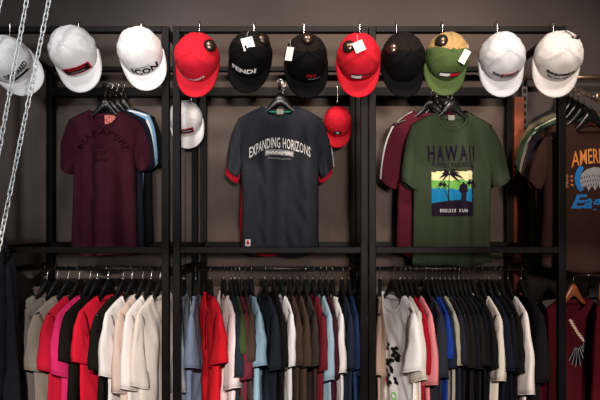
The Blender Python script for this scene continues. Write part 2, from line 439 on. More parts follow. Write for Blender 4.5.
for k, (px, Y, col, lab) in enumerate(((279, 2.475, '#c41c34', 'bright red tee almost hidden behind the charcoal slogan tee'), (281, 2.53, '#23262e', 'dark tee behind the red tee in the middle rack'), (283, 2.58, '#e4e0de', 'pale tee, rearmost on the middle display arm'))):
    a = front(px, 107, Y)
    hanger(a, R(-6+9*k), 'black hanger inside the '+('red tee behind the slogan tee', 'dark tee behind the red tee', 'pale rearmost tee of the middle arm')[k])
    tee('t_shirt', lab, 't-shirt', a, R((1, -3, 2)[k]), fabric(col, .12), 40+k, SW=.205, BW=(.184, .175, .17)[k], L=(.715, .74, .70)[k], so=(.262, -.305-.02*(k == 0)), si=(.20, -.375+.02*k), T=.022, sth=.016, fold=.006)

# ---- right bay
display_arm(.68, 2, 2.045, 2.635, 2.375, 2.015)
a = front(452, 112, 2.42); grn = fabric('#3e4836', .35)
hanger(a, R(3), 'black hanger inside the green palm tee')
t, b = tee('t_shirt', 'green tee with palm beach print hanging in the right rack', 't-shirt', a, R(4), grn, 11, SW=.198, BW=.192, L=.725, T=.05,
        so=(.285, -.315), si=(.205, -.36), so2=(.245, -.33), si2=(.165, -.38), label_mat=M['grey_label'], nd=.075, nk=.078, fold=.016, sth=.03)
decal('headline_print', text_shape('HAWAII', .218, .074, .0, .03, 0, 1.4), FR(-.02, -.205), b, M['purple_ink'], t)
decal('small_print', text_shape('SURFERS PARADISE', .19, .024, .008, .01), FR(-.018, -.262), b, M['purple_ink'], t)
x0, x1 = -.115, .075
def rag(ya, yb_, sd):
    r = random.Random(sd); top = [(x1-(x1-x0)*i/14, yb_+r.uniform(-.005, .005)) for i in range(15)]
    return poly([(x0, ya), (x1, ya)]+top)
decal('sky_print', rag(-.355, -.292, 1), FR(0, 0), b, M['cream_ink'], t, .0012)
decal('shore_print', rag(-.385, -.332, 2), FR(0, 0), b, M['lime_ink'], t, .0020)
decal('sea_print', rag(-.44, -.372, 3), FR(0, 0), b, M['blue_ink'], t, .0028)
def palm(x, yb_, yt, lean, s):
    sh = [poly([(x-.003, yb_), (x+.003, yb_), (x+lean+.0018, yt), (x+lean-.0018, yt)])]
    cx, cy = x+lean, yt
    for k in range(9):
        a_ = R(-25+k*230/8) ; ln = s*(1 if k % 2 else .85); up = []; dn = []
        for i in range(7):
            q = i/6; r = ln*q; px_ = cx+math.cos(a_)*r; py_ = cy+math.sin(a_)*r-.55*ln*q*q; w_ = s*.10*math.sin(math.pi*min(1, q*.9+.1))
            up.append((px_, py_+w_)); dn.append((px_, py_-w_*1.3))
        sh.append(poly(up+dn[::-1]))
    return merge(*sh)
person = shift(poly([(.005, -.435), (.011, -.39), (.001, -.375), (.004, -.345), (.014, -.338), (.016, -.328), (.024, -.328), (.027, -.338), (.038, -.345), (.044, -.38), (.036, -.385), (.034, -.435)]), .006, -.06, 0, .86)
hill = poly([(x0, -.47), (x1, -.47), (x1+.002, -.50), (x0, -.50)]+[]); hill = poly([(x0+.003, -.50), (x1, -.50), (x1, -.437), (.05, -.432), (0, -.425), (-.05, -.43), (x0, -.44)])
decal('silhouette_print', merge(palm(-.035, -.43, -.302, .005, .055), palm(-.03, -.43, -.352, -.035, .034), palm(.075, -.44, -.345, -.012, .038), palm(.07, -.44, -.27, .003, .012), person, hill), FR(0, 0), b, M['purple_ink'], t, .0036)
decal('caption_print', text_shape('ENDLESS SUN', .115, .015, 0, .004, 0, 1.4), FR(-.02, -.475), b, M['white_ink'], t, .0046)
for k, (px, Y, col, lab, st, bw, ol) in enumerate((
    (431, 2.475, '#541a26', 'maroon raglan tee with white piping left of the green palm tee', [(.0, .07, fabric('#e8e4e0', .05))], .19, .25),
    (437, 2.53, '#1c2030', 'dark navy tee between the maroon raglan and green tees', None, .18, .235),
    (448, 2.585, '#141416', 'black tee at the back of the right display arm', None, .17, .22))):
    a = front(px, 110, Y)
    hanger(a, R(-3*k), 'black hanger inside the '+('maroon raglan tee', 'dark navy tee behind the maroon raglan', 'rearmost black tee of the right arm')[k])
    tee('t_shirt', lab, 't-shirt', a, R(-4), fabric(col, .2), 60+k, SW=.195, BW=(.16, .17, .16)[k], L=(.71, .69, .66)[k], so=(ol, -.335), si=(.17, -.39), T=.022, sth=.018, fold=.007, stripe=st, drop=.07)

# ---- right wall section: sloping arm with big brown tee
AX = lambda Y: 1.24+(Y-2.2)*.22
bm = bmesh.new(); tube(bm, [(AX(2.69), 2.72, 2.15), (AX(2.62), 2.62, 2.12), (AX(2.2), 2.2, 1.945), (AX(2.13), 2.13, 1.915), (AX(2.12), 2.125, 1.94)], .008, 10)
tag(link('sloping_rail', bm, M['brass'], None), 'short sloping rail holding the brown eagle tee at right', 'rail')
bm = bmesh.new(); tube(bm, [(1.15, 2.65, 2.16), (1.9, 2.65, 2.16)], .014, 14)
for x in (1.166, 1.6): box(bm, (x-.008, 2.65, 2.15), (x+.008, 2.745, 2.17))
tag(link('wall_rail', bm, M['brass'], None), 'straight warm metal rail high on the wall at right', 'rail')
br = fabric('#4a3028', .25)
items = [(2.20, '#3b2520', 'large brown tee with eagle print and orange lettering at right', 1.05, None, 1),
         (2.30, '#4a2e22', 'brown tee with navy shoulder behind the eagle tee', 1.07, [(.0, .25, fabric('#23242e', .1))], 0),
         (2.38, '#41604a', 'green tee with cream shoulder stripe behind the brown tees', 1.08, [(.08, .26, fabric('#ddd2c0', .08))], 0),
         (2.46, '#7d745c', 'olive tan tee, rearmost but one on the sloping arm', 1.06, None, 0),
         (2.54, '#2a2a2c', 'dark tee, rearmost on the sloping arm', .9, None, 0)]
for k, (Y, col, lab, s, st, fr) in enumerate(items):
    zr = 1.945+(Y-2.2)*(.175/.42)
    a = Vector((AX(Y), Y, zr-.115))
    hanger(a, R(6 if k == 0 else -5+4*k), 'black hanger inside the '+lab.split(' with')[0].split(',')[0].split(' at')[0]+(' at far right' if k == 0 else ' on the sloping arm'))
    t, b = tee('t_shirt', lab, 't-shirt', a, R((0, -2, -3, -6, 0)[k]), fabric(col, .22), 80+k, so=(.262, -.24), si=(.21, -.275), SW=.20, BW=.20, L=.60 if fr else .64, T=.045 if fr else .02, scale=s, sth=.02, stripe=st, fold=.009 if fr else .006, nk=.085, nd=.07, arm_z=-.19)
    if fr:
        decal('headline_print', text_shape('AMERICAN', .20, .062, -.016, .01), FR(0.002, -.140), b, M['orange_ink'], t)
        decal('script_print', text_shape('Eagles', .20, .075, .0, .03, .35), FR(-.002, -.335), b, M['sky_ink'], t)
        arcp = lambda a0, a1, r0, r1, cx, cy, n=14: poly([(cx+r1*math.cos(R(a0+(a1-a0)*i/n)), cy+r1*math.sin(R(a0+(a1-a0)*i/n))) for i in range(n+1)]+[(cx+r0*math.cos(R(a1-(a1-a0)*i/n)), cy+r0*math.sin(R(a1-(a1-a0)*i/n))) for i in range(n+1)])
        for q0, q1 in ((140, 215), (-35, 20)): decal('blue_ring_print', arcp(q0, q1, .070, .090, .002, -.235), FR(0, 0), b, M['sky_ink'], t)
        decal('side_print', merge(shift(text_shape('EMBLAZE', .055, .014), -.118, -.24, R(90))), FR(0, 0), b, M['orange_ink'], t)
        decal('star_print', merge(*[shift(poly([(.006*(1 if i % 2 == 0 else .45)*math.sin(i*math.pi/5), .006*(1 if i % 2 == 0 else .45)*math.cos(i*math.pi/5)) for i in range(10)]), -.098, -.222-.018*j) for j in range(3)]), FR(0, 0), b, M['orange_ink'], t)
        head = [(-.062, -.272), (-.070, -.245), (-.064, -.215), (-.045, -.196), (-.015, -.186), (.018, -.190), (.040, -.202), (.056, -.214), (.064, -.230), (.060, -.246), (.052, -.236), (.036, -.234), (.022, -.240), (.026, -.262), (.014, -.256), (.006, -.278), (-.004, -.260), (-.016, -.282), (-.026, -.262), (-.040, -.284), (-.048, -.264)]
        decal('eagle_print', poly(head), FR(0, 0), b, M['grey_ink'], t, .0016)
        fe = []; rr = random.Random(5)
        for i in range(30):
            q = i % 10; row = i//10
            x = -.058+.0088*q+row*.002; y = -.214-row*.018-.0004*(q-5)**2; an = R(236+q*5); ln = .017
            dx, dy = math.cos(an)*ln, math.sin(an)*ln
            fe.append(poly([(x, y), (x+dx*.5-dy*.10, y+dy*.5+dx*.10), (x+dx, y+dy), (x+dx*.5+dy*.10, y+dy*.5-dx*.10)]))
        decal('feather_print', merge(*fe, poly([(.010, -.206), (.030, -.209), (.038, -.216), (.022, -.216)]), poly([(.036, -.222), (.060, -.226), (.060, -.229), (.036, -.226)])), FR(0, 0), b, M['black_ink'], t, .0028)

# lower right rails
def curved_rail(z, pts, label, r=.009, m='brass'):
    P_ = [Vector((x, y, z)) for x, y in pts]; out = []
    for i in range(len(P_)-1):
        p0 = P_[max(i-1, 0)]; p1 = P_[i]; p2 = P_[i+1]; p3 = P_[min(i+2, len(P_)-1)]
        for k in range(6):
            q = k/6; out.append(.5*((2*p1)+(-p0+p2)*q+(2*p0-5*p1+4*p2-p3)*q*q+(-p0+3*p1-3*p2+p3)*q**3))
    out.append(P_[-1]); bm = bmesh.new(); tube(bm, out, r, 10)
    return tag(link('curved_rail', bm, M[m], None), label, 'rail')
curved_rail(1.215, [(1.17, 2.72), (1.18, 2.62), (1.21, 2.45), (1.25, 2.33), (1.38, 2.28), (1.9, 2.28)], 'thick curved metal rail above the burgundy sweatshirts', .011)
curved_rail(1.165, [(1.15, 2.72), (1.16, 2.62), (1.19, 2.42), (1.23, 2.25), (1.36, 2.24), (1.9, 2.24)], 'thin curved metal rail just below the thick one at right', .006)
bur = fabric('#4c0c16', .25)
for k, (px, py, Y, col, lab, rz) in enumerate(((573, 298, 2.34, '#4c0c16', 'burgundy sweatshirt with feathered headdress print, lower right corner', 16), (601, 297, 2.36, '#5a0f1a', 'burgundy sweatshirt cut by the right edge, beside the headdress sweatshirt', 55), (610, 299, 2.42, '#8fa0b4', 'light blue shirt at the extreme lower right edge', 60))):
    a = P(px, py, Y); a.z = 1.165-.115; 
    hanger(a, R(rz), 'reddish wooden hanger inside the '+('headdress sweatshirt', 'second burgundy sweatshirt', 'light blue shirt at the right edge')[k], M['hangwood'], wood=True, wide=.88)
    t, b = tee('sweatshirt' if k < 2 else 't_shirt', lab, 'sweatshirt' if k < 2 else 't-shirt', a, R(rz), fabric(col, .2), 90+k, SW=.18, BW=.175, L=.66, T=.045 if k == 0 else .025, so=(.205, -.55), si=(.14, -.57), fold=.012, nk=.075, nd=.06, sth=.026)
    if k == 0:
        fe = []; lines = []
        for i in range(11):
            an = R(62-i*13.5); cx, cy = -.02, -.245; r0, r1 = .03, .105+.012*math.sin(i)
            ux, uy = math.cos(an-.9), math.sin(an-.9)
            fe.append(poly([(cx+ux*r0-uy*.004, cy+uy*r0+ux*.004), (cx+ux*r1*.8-uy*.010, cy+uy*r1*.8+ux*.010), (cx+ux*r1, cy+uy*r1), (cx+ux*r1*.8+uy*.010, cy+uy*r1*.8-ux*.010), (cx+ux*r0+uy*.004, cy+uy*r0-ux*.004)]))
            lines.append(poly([(cx+ux*r0-uy*.0015, cy+uy*r0+ux*.0015), (cx+ux*r1-uy*.0015, cy+uy*r1+ux*.0015), (cx+ux*r1+uy*.0015, cy+uy*r1-ux*.0015), (cx+ux*r0+uy*.0015, cy+uy*r0-ux*.0015)]))
        decal('feather_print', merge(*fe), FR(0.01, .05), b, M['black_ink'], t, .0016)
        decal('feather_line_print', merge(*lines), FR(0.01, .05), b, M['grey_ink'], t, .0026)
        crest = [shift(poly([(-.011, -.005), (.006, -.007), (.011, .002), (-.008, .007)]), -.052+.0065*i+.0002*i*i, -.15-.0115*i, R(-20)) for i in range(9)]
        decal('crest_print', merge(*crest), FR(0.01, .05), b, M['tan_ink'], t, .0028)
# ------------------------------------------------------------------ lower rails: side-hung garments
def sidehung(bay, hx, col, lab, yaw=0, sz=-.30, heather=.15, short='', T=.017, gx=None, dz=0, stripe=None, wide=1.0, **kw):
    X = (hx-PX)/(F/YR); sgn = 1 if bay == 1 else -1
    rz = R(90*sgn+yaw)
    a = Vector((X, YR, ZL-.115))
    hanger(a, rz, 'black hanger inside the '+short)
    a2 = a+Vector((0, 0, dz))
    seed = int(hx*7)
    rnd = random.Random(seed)
    return tee('t_shirt', lab, 't-shirt', a2, rz, fabric(col, heather), seed, SW=.198+rnd.uniform(-.006, .006), BW=.18, L=.68, T=T,
        so=(.232+rnd.uniform(-.008, .008), sz+.012), si=(.108-rnd.uniform(0, .02), sz-.012+rnd.uniform(-.02, .01)), drop=.062+rnd.uniform(-.006, .008), nk=.08, nd=.075, sth=.025*wide, fold=.013, arm_z=-.2, stripe=stripe, **kw)
B1 = [(47, '#8f877e', 'heather grey tee, leftmost on the lower left rail', 'leftmost grey tee of the lower left rail', -.285, .35),
      (57, '#7d756e', 'darker heather grey tee, second from the left on the lower left rail', 'second grey tee of the lower left rail', -.30, .35),
      (68, '#968b7f', 'beige grey heather tee beside the crimson tee, lower left rail', 'beige grey tee of the lower left rail', -.31, .3),
      (79, '#c41a35', 'crimson tee between the beige grey and hot pink tees', 'crimson tee, lower left rail', -.31, .1),
      (90, '#d82c68', 'hot pink tee squeezed between the crimson and black tees', 'hot pink tee, lower left rail', -.33, .1),
      (97, '#17130f', 'black tee between the hot pink and bright red tees', 'black tee right of the hot pink tee', -.27, .1),
      (108, '#d81c34', 'bright red tee between two black tees, lower left rail', 'bright red tee, lower left rail', -.275, .1),
      (123, '#17130f', 'black tee just left of the white tees, lower left rail', 'black tee left of the white tees', -.31, .1),
      (132, '#ece4e0', 'white tee between the black and pinkish beige tees, lower left rail', 'white tee right of the black tee, lower left rail', -.335, .06),
      (143, '#d8c0b2', 'pinkish beige tee between two white tees, lower left rail', 'pinkish beige tee, lower left rail', -.41, .08),
      (151, '#f0e8e2', 'white tee right of the pinkish beige tee, lower left rail', 'white tee right of the pinkish beige tee', -.39, .06),
      (160, '#e6d8cc', 'cream tee against the right post, lower left rail', 'cream tee, last of the lower left rail', -.38, .06)]
for hx, col, lab, sh, sz, he in B1: sidehung(1, hx, col, lab, -21+(hx-52)*.07, sz, he, sh, T=.020)
B2 = [(184, '#aeb6bc', 'pale blue grey tee, leftmost on the lower middle rail', 'pale blue grey tee, lower middle rail', -.40, .15, 6),
      (196, '#76839a', 'faded denim blue tee beside the long red shirt', 'faded denim blue tee, lower middle rail', -.30, .35, 6),
      (210, '#b81420', 'bright red shirt on the lower middle rail', 'bright red shirt, lower middle rail', -.28, .06, 24),
      (224, '#dccac8', 'pinkish white tee with open neck right of the red shirt', 'pinkish white tee, lower middle rail', -.39, .1, 22),
      (231, '#20242e', 'dark navy tee between the pinkish white and green tees', 'dark navy tee beside the pinkish white tee', -.34, .1, 18),
      (235, '#3a4729', 'moss green tee beside the dusty maroon tee, lower middle rail', 'moss green tee, lower middle rail', -.24, .2, 18),
      (239, '#642430', 'dusty maroon tee beside the moss green tee', 'dusty maroon tee, lower middle rail', -.35, .2, 18),
      (245, '#45372e', 'brown tee left of the light blue tee, lower middle rail', 'brown tee left of the light blue tee', -.27, .2, 16),
      (251, '#92aec0', 'light blue washed tee, lower middle rail left half', 'light blue washed tee, left half of the middle rail', -.29, .3, 18),
      (265, '#20242e', 'navy black tee right of the light blue washed tee', 'navy black tee right of the light blue tee', -.31, .1, 20),
      (274, '#161414', 'black tee just left of the white tee, lower middle rail', 'black tee left of the white tee, middle rail', -.30, .1, 16),
      (281, '#f2ecea', 'white tee in the middle of the lower middle rail', 'white tee at the middle of the middle rail', -.295, .05, 18),
      (290, '#483830', 'brown heather tee just right of the central white tee', 'first brown tee right of the white tee', -.29, .3, 14),
      (297.5, '#4e3d31', 'brown heather tee, second right of the central white tee', 'second brown tee right of the white tee', -.295, .3, 14),
      (305, '#40342f', 'dark brown heather tee left of the maroon red tee', 'third brown tee, left of the maroon red tee', -.29, .3, 14),
      (313, '#74202c', 'maroon red tee beside the narrow pale blue tee', 'maroon red tee, right half of the middle rail', -.31, .15, 14),
      (320, '#a8c0d0', 'narrow pale blue tee between maroon tees, lower middle rail', 'narrow pale blue tee, middle rail', -.35, .2, 12),
      (326, '#421a24', 'dark maroon tee left of the right-hand white tee', 'dark maroon tee, middle rail', -.34, .2, 10),
      (332, '#f4eae6', 'white tee on the right half of the lower middle rail', 'right-hand white tee, middle rail', -.32, .05, 10),
      (342, '#262b3a', 'navy tee right of the right-hand white tee', 'navy tee right of the white tee, middle rail', -.30, .15, 8),
      (349, '#22365a', 'deep blue tee near the right post, lower middle rail', 'deep blue tee, middle rail', -.30, .15, 6),
      (357, '#2a3c48', 'dark teal tee with pale collar against the right post', 'dark teal tee, last of the middle rail', -.33, .15, 2)]
for hx, col, lab, sh, sz, he, yw in B2:
    kw = {'collar': fabric('#b8c4cc', .1)} if hx == 357 else {}
    t, b = sidehung(2, hx, col, lab, yw, sz, he, sh, T=.024 if hx in (210, 224) else .014, wide=1.2 if hx < 270 else .9, **kw)
    if hx == 210:
        decal('placket', poly([(-.005, -.17), (.005, -.17), (.006, 0), (-.006, 0)]), FR(0, -.095), b, M['black_ink'], t)
B3 = [(380, '#a58a78', 'tan tee peeking out left of the white graphic tee', 'tan tee at the left of the right rail', -.33, .1, -14),
      (393, '#d0ccca', 'pale grey tee with black graphic and open neck, right rack', 'pale grey graphic tee', -.33, .08, 24),
      (400, '#f6f0ec', 'bright white tee right of the pale grey graphic tee', 'bright white tee beside the graphic tee', -.31, .04, 4),
      (404.5, '#dccfc2', 'cream tee between the bright white and dark red tees', 'cream tee, lower right rail', -.35, .06, 4),
      (409.5, '#a01424', 'dark red tee beside the salmon pink tee', 'dark red tee, lower right rail', -.33, .1, 4),
      (415, '#e88a8c', 'salmon pink tee between the dark red and charcoal tees', 'salmon pink tee, lower right rail', -.37, .08, 4),
      (426, '#30303a', 'charcoal heather tee right of the salmon pink tee', 'charcoal heather tee beside the pink tee', -.34, .3, 2),
      (432, '#1c3a8c', 'bright blue tee behind the charcoal heather tee', 'bright blue tee, lower right rail', -.26, .1, 2),
      (436, '#1e2433', 'navy tee right of the bright blue tee', 'navy tee beside the bright blue tee', -.30, .1, 2),
      (440, '#a89c8c', 'thin cream edged tee left of the row of black tees', 'cream edged tee, lower right rail', -.29, .1, 0)]
ord_ = ['first', 'second', 'third', 'fourth', 'fifth', 'sixth', 'seventh']
for k, hx in enumerate((445, 449.5, 454, 458.5, 463, 467.5, 473)):
    B3.append((hx, ('#25252c', '#17171b', '#1d1917', '#14151a', '#1c1918', '#101013', '#141212')[k], 'dark tee, %s in the row of seven between the cream edged and ivory tees' % ord_[k], '%s dark tee of the row of seven' % ord_[k], -.28-.008*k % .03, .15, 0))
B3 += [(481, '#e0d0c0', 'ivory tee standing out among the dark tees of the right rail', 'ivory tee among the dark tees', -.355, .08, 0),
       (488, '#151824', 'navy tee just right of the ivory tee', 'navy tee right of the ivory tee', -.31, .1, -2),
       (494, '#101116', 'black tee, first after the navy tee right of the ivory one', 'black tee right of the navy tee, right rail', -.30, .1, -2),
       (500, '#13100f', 'black tee, second after the navy tee, left of the last white tee', 'second black tee left of the last white tee', -.32, .1, -2),
       (508, '#f0e0d8', 'white tee with hem almost at the photo bottom, right rail', 'last white tee, right rail', -.41, .05, -3),
       (521, '#121113', 'large black tee, last on the lower right rail', 'large black tee, last on the right rail', -.36, .1, -2)]
for hx, col, lab, sh, sz, he, yw in B3:
    t, b = sidehung(3, hx, col, lab, yw+5, sz, he, sh, T=.028 if hx in (393, 521) else .012, wide=1.3 if hx in (426, 521, 400) else .95)
    if hx == 393:
        rr = random.Random(3); bl = []
        for i in range(26):
            cx = .02+rr.uniform(-.05, .05); cy = -.24-i*.0075
            bl.append(poly([(cx+.02*math.cos(q*1.047)*rr.uniform(.5, 1.3), cy+.010*math.sin(q*1.047)) for q in range(6)]))
        decal('graphic_print', merge(*bl), FR(0, 0), b, M['black_ink'], t)
        decal('green_letter_print', shift(text_shape('O', .035, .04, 0, .03), .04, -.47), FR(0, 0), b, M['lime_ink'], t)
        decal('red_letter_print', shift(text_shape('S', .03, .045, 0, .03), -.04, -.40), FR(0, 0), b, M['red_ink'], t)

# ------------------------------------------------------------------ caps
def cap(label, px, py, Y, m, roll=0, yaw=0, tilt=-6, s=1.0, brim_m=None, top_m=None, hole=True, dome=None, card=None, string=None, seed=1, name='baseball_cap', hook_label=None, group=None):
    a_, b_, H = .088, .096, .112
    loc = P(px, py-5, Y)
    t = thing(name, label, 'cap', loc, group=group)
    rm = Matrix.Rotation(R(yaw), 3, 'Z')@Matrix.Rotation(R(roll), 3, 'Y')@Matrix.Rotation(R(90-tilt-4), 3, 'X')
    t.rotation_euler = rm.to_euler(); t.scale = (s, s, s)
    seams = [R(90+60*k) for k in range(6)]
    rnd = random.Random(seed); sd = rnd.uniform(0, 40)
    def crown(phi, th):
        front = max(0, -math.sin(phi)); ex = .95-.16*front
        rr = max(0, math.cos(th))**ex
        z = H*math.sin(th)**.92
        g = min(abs((phi-q+math.pi) % (2*math.pi)-math.pi) for q in seams)
        k = 1-.016*math.exp(-(g/.07)**2)*(1 if th < 1.45 else 0)
        k += .045*noise.noise(Vector((math.cos(phi)*1.5, math.sin(phi)*1.5, th*1.6+sd)))
        k += .028*noise.noise(Vector((math.cos(phi)*4, math.sin(phi)*4, th*4+sd)))*(1-front)
        back = max(0, math.sin(phi))
        fr = max(0, min(1, (front-.5)*6+.5)); fr = fr*fr*(3-2*fr)      # structured front panels are flatter than the rear ones
        rd = math.exp(-((front-.5)/.16)**2)*math.sin(min(math.pi, th*1.55))
        k *= 1-.045*fr*math.sin(2*th)**2+.040*rd
        z2 = z*(1-.12*back)
        return Vector((a_*rr*math.cos(phi)*k, b_*rr*math.sin(phi)*k, z2*k))
    NP, NT = 84, 22
    bm = bmesh.new(); bt = bmesh.new()
    ths = [math.pi/2*(j/NT) for j in range(NT)]
    rows = [[bm.verts.new(crown(2*math.pi*i/NP, th)) for i in range(NP)] for th in ths]
    top = bm.verts.new((0, 0, H*1.0+.0))
    def skip(i, j):
        phi = 2*math.pi*(i+.5)/NP; th = ths[j]+.035
        if not hole: return False
        dx = (phi-math.pi/2)/.42; dz = (th-.10)/.42
        return th > .10 and dx*dx+dz*dz < 1
    for j in range(NT-1):
        for i in range(NP):
            if skip(i, j): continue
            bm.faces.new((rows[j][i], rows[j][(i+1) % NP], rows[j+1][(i+1) % NP], rows[j+1][i]))
    for i in range(NP): bm.faces.new((rows[-1][i], rows[-1][(i+1) % NP], top))
    bmesh.ops.recalc_face_normals(bm, faces=bm.faces)
    bvh = BVHTree.FromBMesh(bm)
    if top_m:   # rear panels of a second cloth
        me_faces = []
        dup_ = bm.copy()
        cut = lambda f: f.calc_center_median().y > .30*abs(f.calc_center_median().x)-.002
        bmesh.ops.delete(bm, geom=[f for f in bm.faces if cut(f)], context='FACES')
        bmesh.ops.delete(dup_, geom=[f for f in dup_.faces if not cut(f)], context='FACES')
        link('rear_panel', dup_, top_m, t, solid=.002)
    link('crown', bm, m, t, solid=.002)
    # seams stitched as low ridges
    bm = bmesh.new()
    for q in seams:
        pts = []
        for j in range(2, 22):
            th = math.pi/2*j/22; p = crown(q, th)
            if hole and abs(q-math.pi/2) < .1 and th < .62: continue
            pts.append(p*1.004)
        if len(pts) > 2: tube(bm, pts, .0013, 5)
    link('seam', bm, m, t)
    bm = bmesh.new(); bmesh.ops.create_uvsphere(bm, u_segments=14, v_segments=8, radius=.0075, matrix=Matrix.Translation((0, 0, H+.001))@Matrix.Diagonal((1, 1, .5, 1)))
    link('button', bm, m, t)
    # sweat band / rim and strap
    bm = bmesh.new(); tube(bm, [crown(2*math.pi*i/48, 0)*.985+Vector((0, 0, .006)) for i in range(48)], .003, 6, closed=True, flat=(.010, .0018, (0, 0, 1)))
    link('sweatband', bm, m, t)
    # brim
    bm = bmesh.new(); g = []; NA, NB = 30, 10
    for j in range(NB+1):
        row = []
        for i in range(NA+1):
            q = -1+2*i/NA; al = R(-90+q*86)
            p0 = crown(al, 0); p1x = .089*math.sin(q*math.pi/2); p1y = -(.008+.152*max(0, math.cos(q*math.pi/2))**.72)
            k = j/NB; x = p0.x+(p1x-p0.x)*k; y = p0.y+(p1y-p0.y)*k
            z = .004-.42*(x*x)*(.4+1.5*k)*6*.5*k+.004*math.sin(k*1.6)
            row.append(bm.verts.new((x, y, z)))
        g.append(row)
    for A, B in zip(g, g[1:]):
        for i in range(NA): bm.faces.new((A[i], B[i], B[i+1], A[i+1]))
    bmesh.ops.recalc_face_normals(bm, faces=bm.faces)
    bv2 = BVHTree.FromBMesh(bm)
    link('brim', bm, brim_m or m, t, solid=.004)
    bm = bmesh.new()
    for j in (4, 7, 9):
        tube(bm, [v_ for v_ in [Vector(((g2[0]), g2[1], g2[2])) for g2 in [(0, 0, 0)]]]*0 or [Vector((0.0, -.1, .02)), Vector((0.001, -.1, .02))], .0001, 3) if False else None
    bm.free()
    if dome:
        hit, nrm, _, _ = bvh.ray_cast(Vector((dome[0], dome[1], .5)), Vector((0, 0, -1)))
        if hit:
            bm = bmesh.new(); nrm = nrm if nrm.z > 0 else -nrm; q = Vector((0, 0, 1)).rotation_difference((nrm+Vector((0, 0, .9))).normalized()).to_matrix().to_4x4()
            bmesh.ops.create_uvsphere(bm, u_segments=20, v_segments=12, radius=.0255, matrix=Matrix.Translation(hit+nrm*.007)@q@Matrix.Diagonal((1, 1, .62, 1)))
            link('security_tag', bm, M['tagmetal'], t)
    if card:
        cx, cy, w_, h_, ang = card
        bm = bmesh.new(); best = 0
        hit, nrm, _, _ = bvh.ray_cast(Vector((cx, cy, .5)), Vector((0, 0, -1)))
        hz = hit.z if hit else .08
        if hit is not None and nrm.z < 0: nrm = -nrm
        nn = (nrm if hit else Vector((0, 0, 1)))
        q = Vector((0, 0, 1)).rotation_difference((nn*.6+Vector((0, 0, 1))).normalized()).to_matrix().to_4x4()
        mx = Matrix.Translation(Vector((cx, cy, hz))+nn*.010+Vector((0, 0, .012)))@q@Matrix.Rotation(R(ang), 4, 'Z')
        box(bm, (-w_/2, -h_/2, -.0005), (w_/2, h_/2, .0005)); bm.transform(mx)
        cd = link('price_tag', bm, M['paper'], t, False)
        bm = bmesh.new(); p0 = mx@Vector((0, h_/2-.004, .001)); tube(bm, [p0, (p0+Vector((0, .02, .004))), Vector((0, .07, .07)) if hit is None else p0+Vector((0, .035, -.012))], .0008, 5)
        link('tag_string', bm, M['thread'], cd)
        if w_ < .03:
            bm = bmesh.new()
            for r_ in range(6): box(bm, (-w_*.35, h_*(-.35+.11*r_), .0006), (w_*(.1+.05*(r_ % 4)), h_*(-.32+.11*r_), .0009))
            bm.transform(mx); link('tag_print', bm, M['grey_ink'], cd, False)
    return t, bvh, bv2
CE = R(48)
def capprint(c, shape, m, u=0, v=0, e=CE, off=.0016, name='front_print'):
    t, b, b2 = c
    d = Vector((0, math.cos(e), -math.sin(e))); up = Vector((0, math.sin(e), math.cos(e)))
    org = Vector((0, -.062, .050))
    return decal(name, shift(shape, u, v), (org, (1, 0, 0), up, d), b, m, t, off+.0012, .006)
rect = lambda w_, h_: poly([(-w_/2, -h_/2), (w_/2, -h_/2), (w_/2, h_/2), (-w_/2, h_/2)])
white = mat('white_cotton_twill', srgb('#f0ebe8'), .85, 0, .25, 260, .04, 300)
greyw = mat('pale_grey_denim', srgb('#cfd0d4'), .9, 0, .3, 260, .14, 420)
redc = mat('red_twill', srgb('#cf2030'), .8, 0, .2, 260, .06, 300)
blk = mat('black_twill', srgb('#09090b'), .85, 0, .2, 260, .1, 300)
blkb = mat('brown_black_twill', srgb('#1d1815'), .85, 0, .2, 260, .1, 300)
olv = mat('olive_twill', srgb('#4f6238'), .85, 0, .25, 260, .1, 300)
tanc = mat('tan_twill', srgb('#b59462'), .85, 0, .25, 260, .1, 300)
YC = 2.05
c = cap('white cap with black lettering behind the hanging chains, far left', 9, 66, YC, white, roll=-42, yaw=8, tilt=-4, s=1.02, seed=2)
capprint(c, text_shape('DSQUARED', .10, .024, .006, .04), M['black_ink'], 0, -.008); capprint(c, poly([(-.045, -.008), (.045, -.008), (.035, .002), (-.035, .002)]), M['black_ink'], .0, -.024)
c = cap('white cap with dark red bordered patch, second from left', 75, 57, YC, white, roll=-13, yaw=0, tilt=-8, s=1.04, hole=False, seed=3)
capprint(c, rect(.10, .034), M['red_ink'], .008, -.016); capprint(c, rect(.092, .026), M['black_ink'], .008, -.016, off=.0028); capprint(c, merge(text_shape('DSQUARED2', .07, .009, 0, .02)), M['red_ink'], .008, -.010, off=.004); capprint(c, text_shape('ORIGINAL', .06, .006, 0, .02), M['grey_ink'], .008, -.022, off=.004)
c = cap('white cap with bold black letters beside the left post', 141, 57, YC, white, roll=-14, yaw=4, tilt=-6, s=1.0, seed=4)
capprint(c, text_shape('ICON', .105, .030, .010, .04), M['black_ink'], .006, -.026); capprint(c, text_shape('DSQUARED2', .06, .008, .003, .02), M['black_ink'], 0, -.006)
c = cap('red cap with white lettering and round security tag', 198, 63, YC, redc, roll=9, yaw=-4, tilt=-9, s=1.0, dome=(.060, .036), seed=5, hole=False)
capprint(c, text_shape('DSQUARED2', .115, .012, .022, .04), M['white_ink'], -.008, -.036)
c = cap('black cap with white capital letters and square price card', 251, 60, YC, blk, roll=13, yaw=-5, tilt=-7, s=.98, top_m=blkb, dome=(.05, .05), card=(.0, .014, .048, .048, 30), seed=6)
capprint(c, text_shape('FENDI', .105, .023, .006, .04, .1), M['white_ink'], -.002, -.006)
c = cap('black cap with small red lettering and narrow price tag', 306, 64, YC, blk, roll=-3, yaw=3, tilt=-9, s=1.0, top_m=blkb, dome=(.004, .052), card=(-.062, -.004, .028, .052, -14), seed=7)
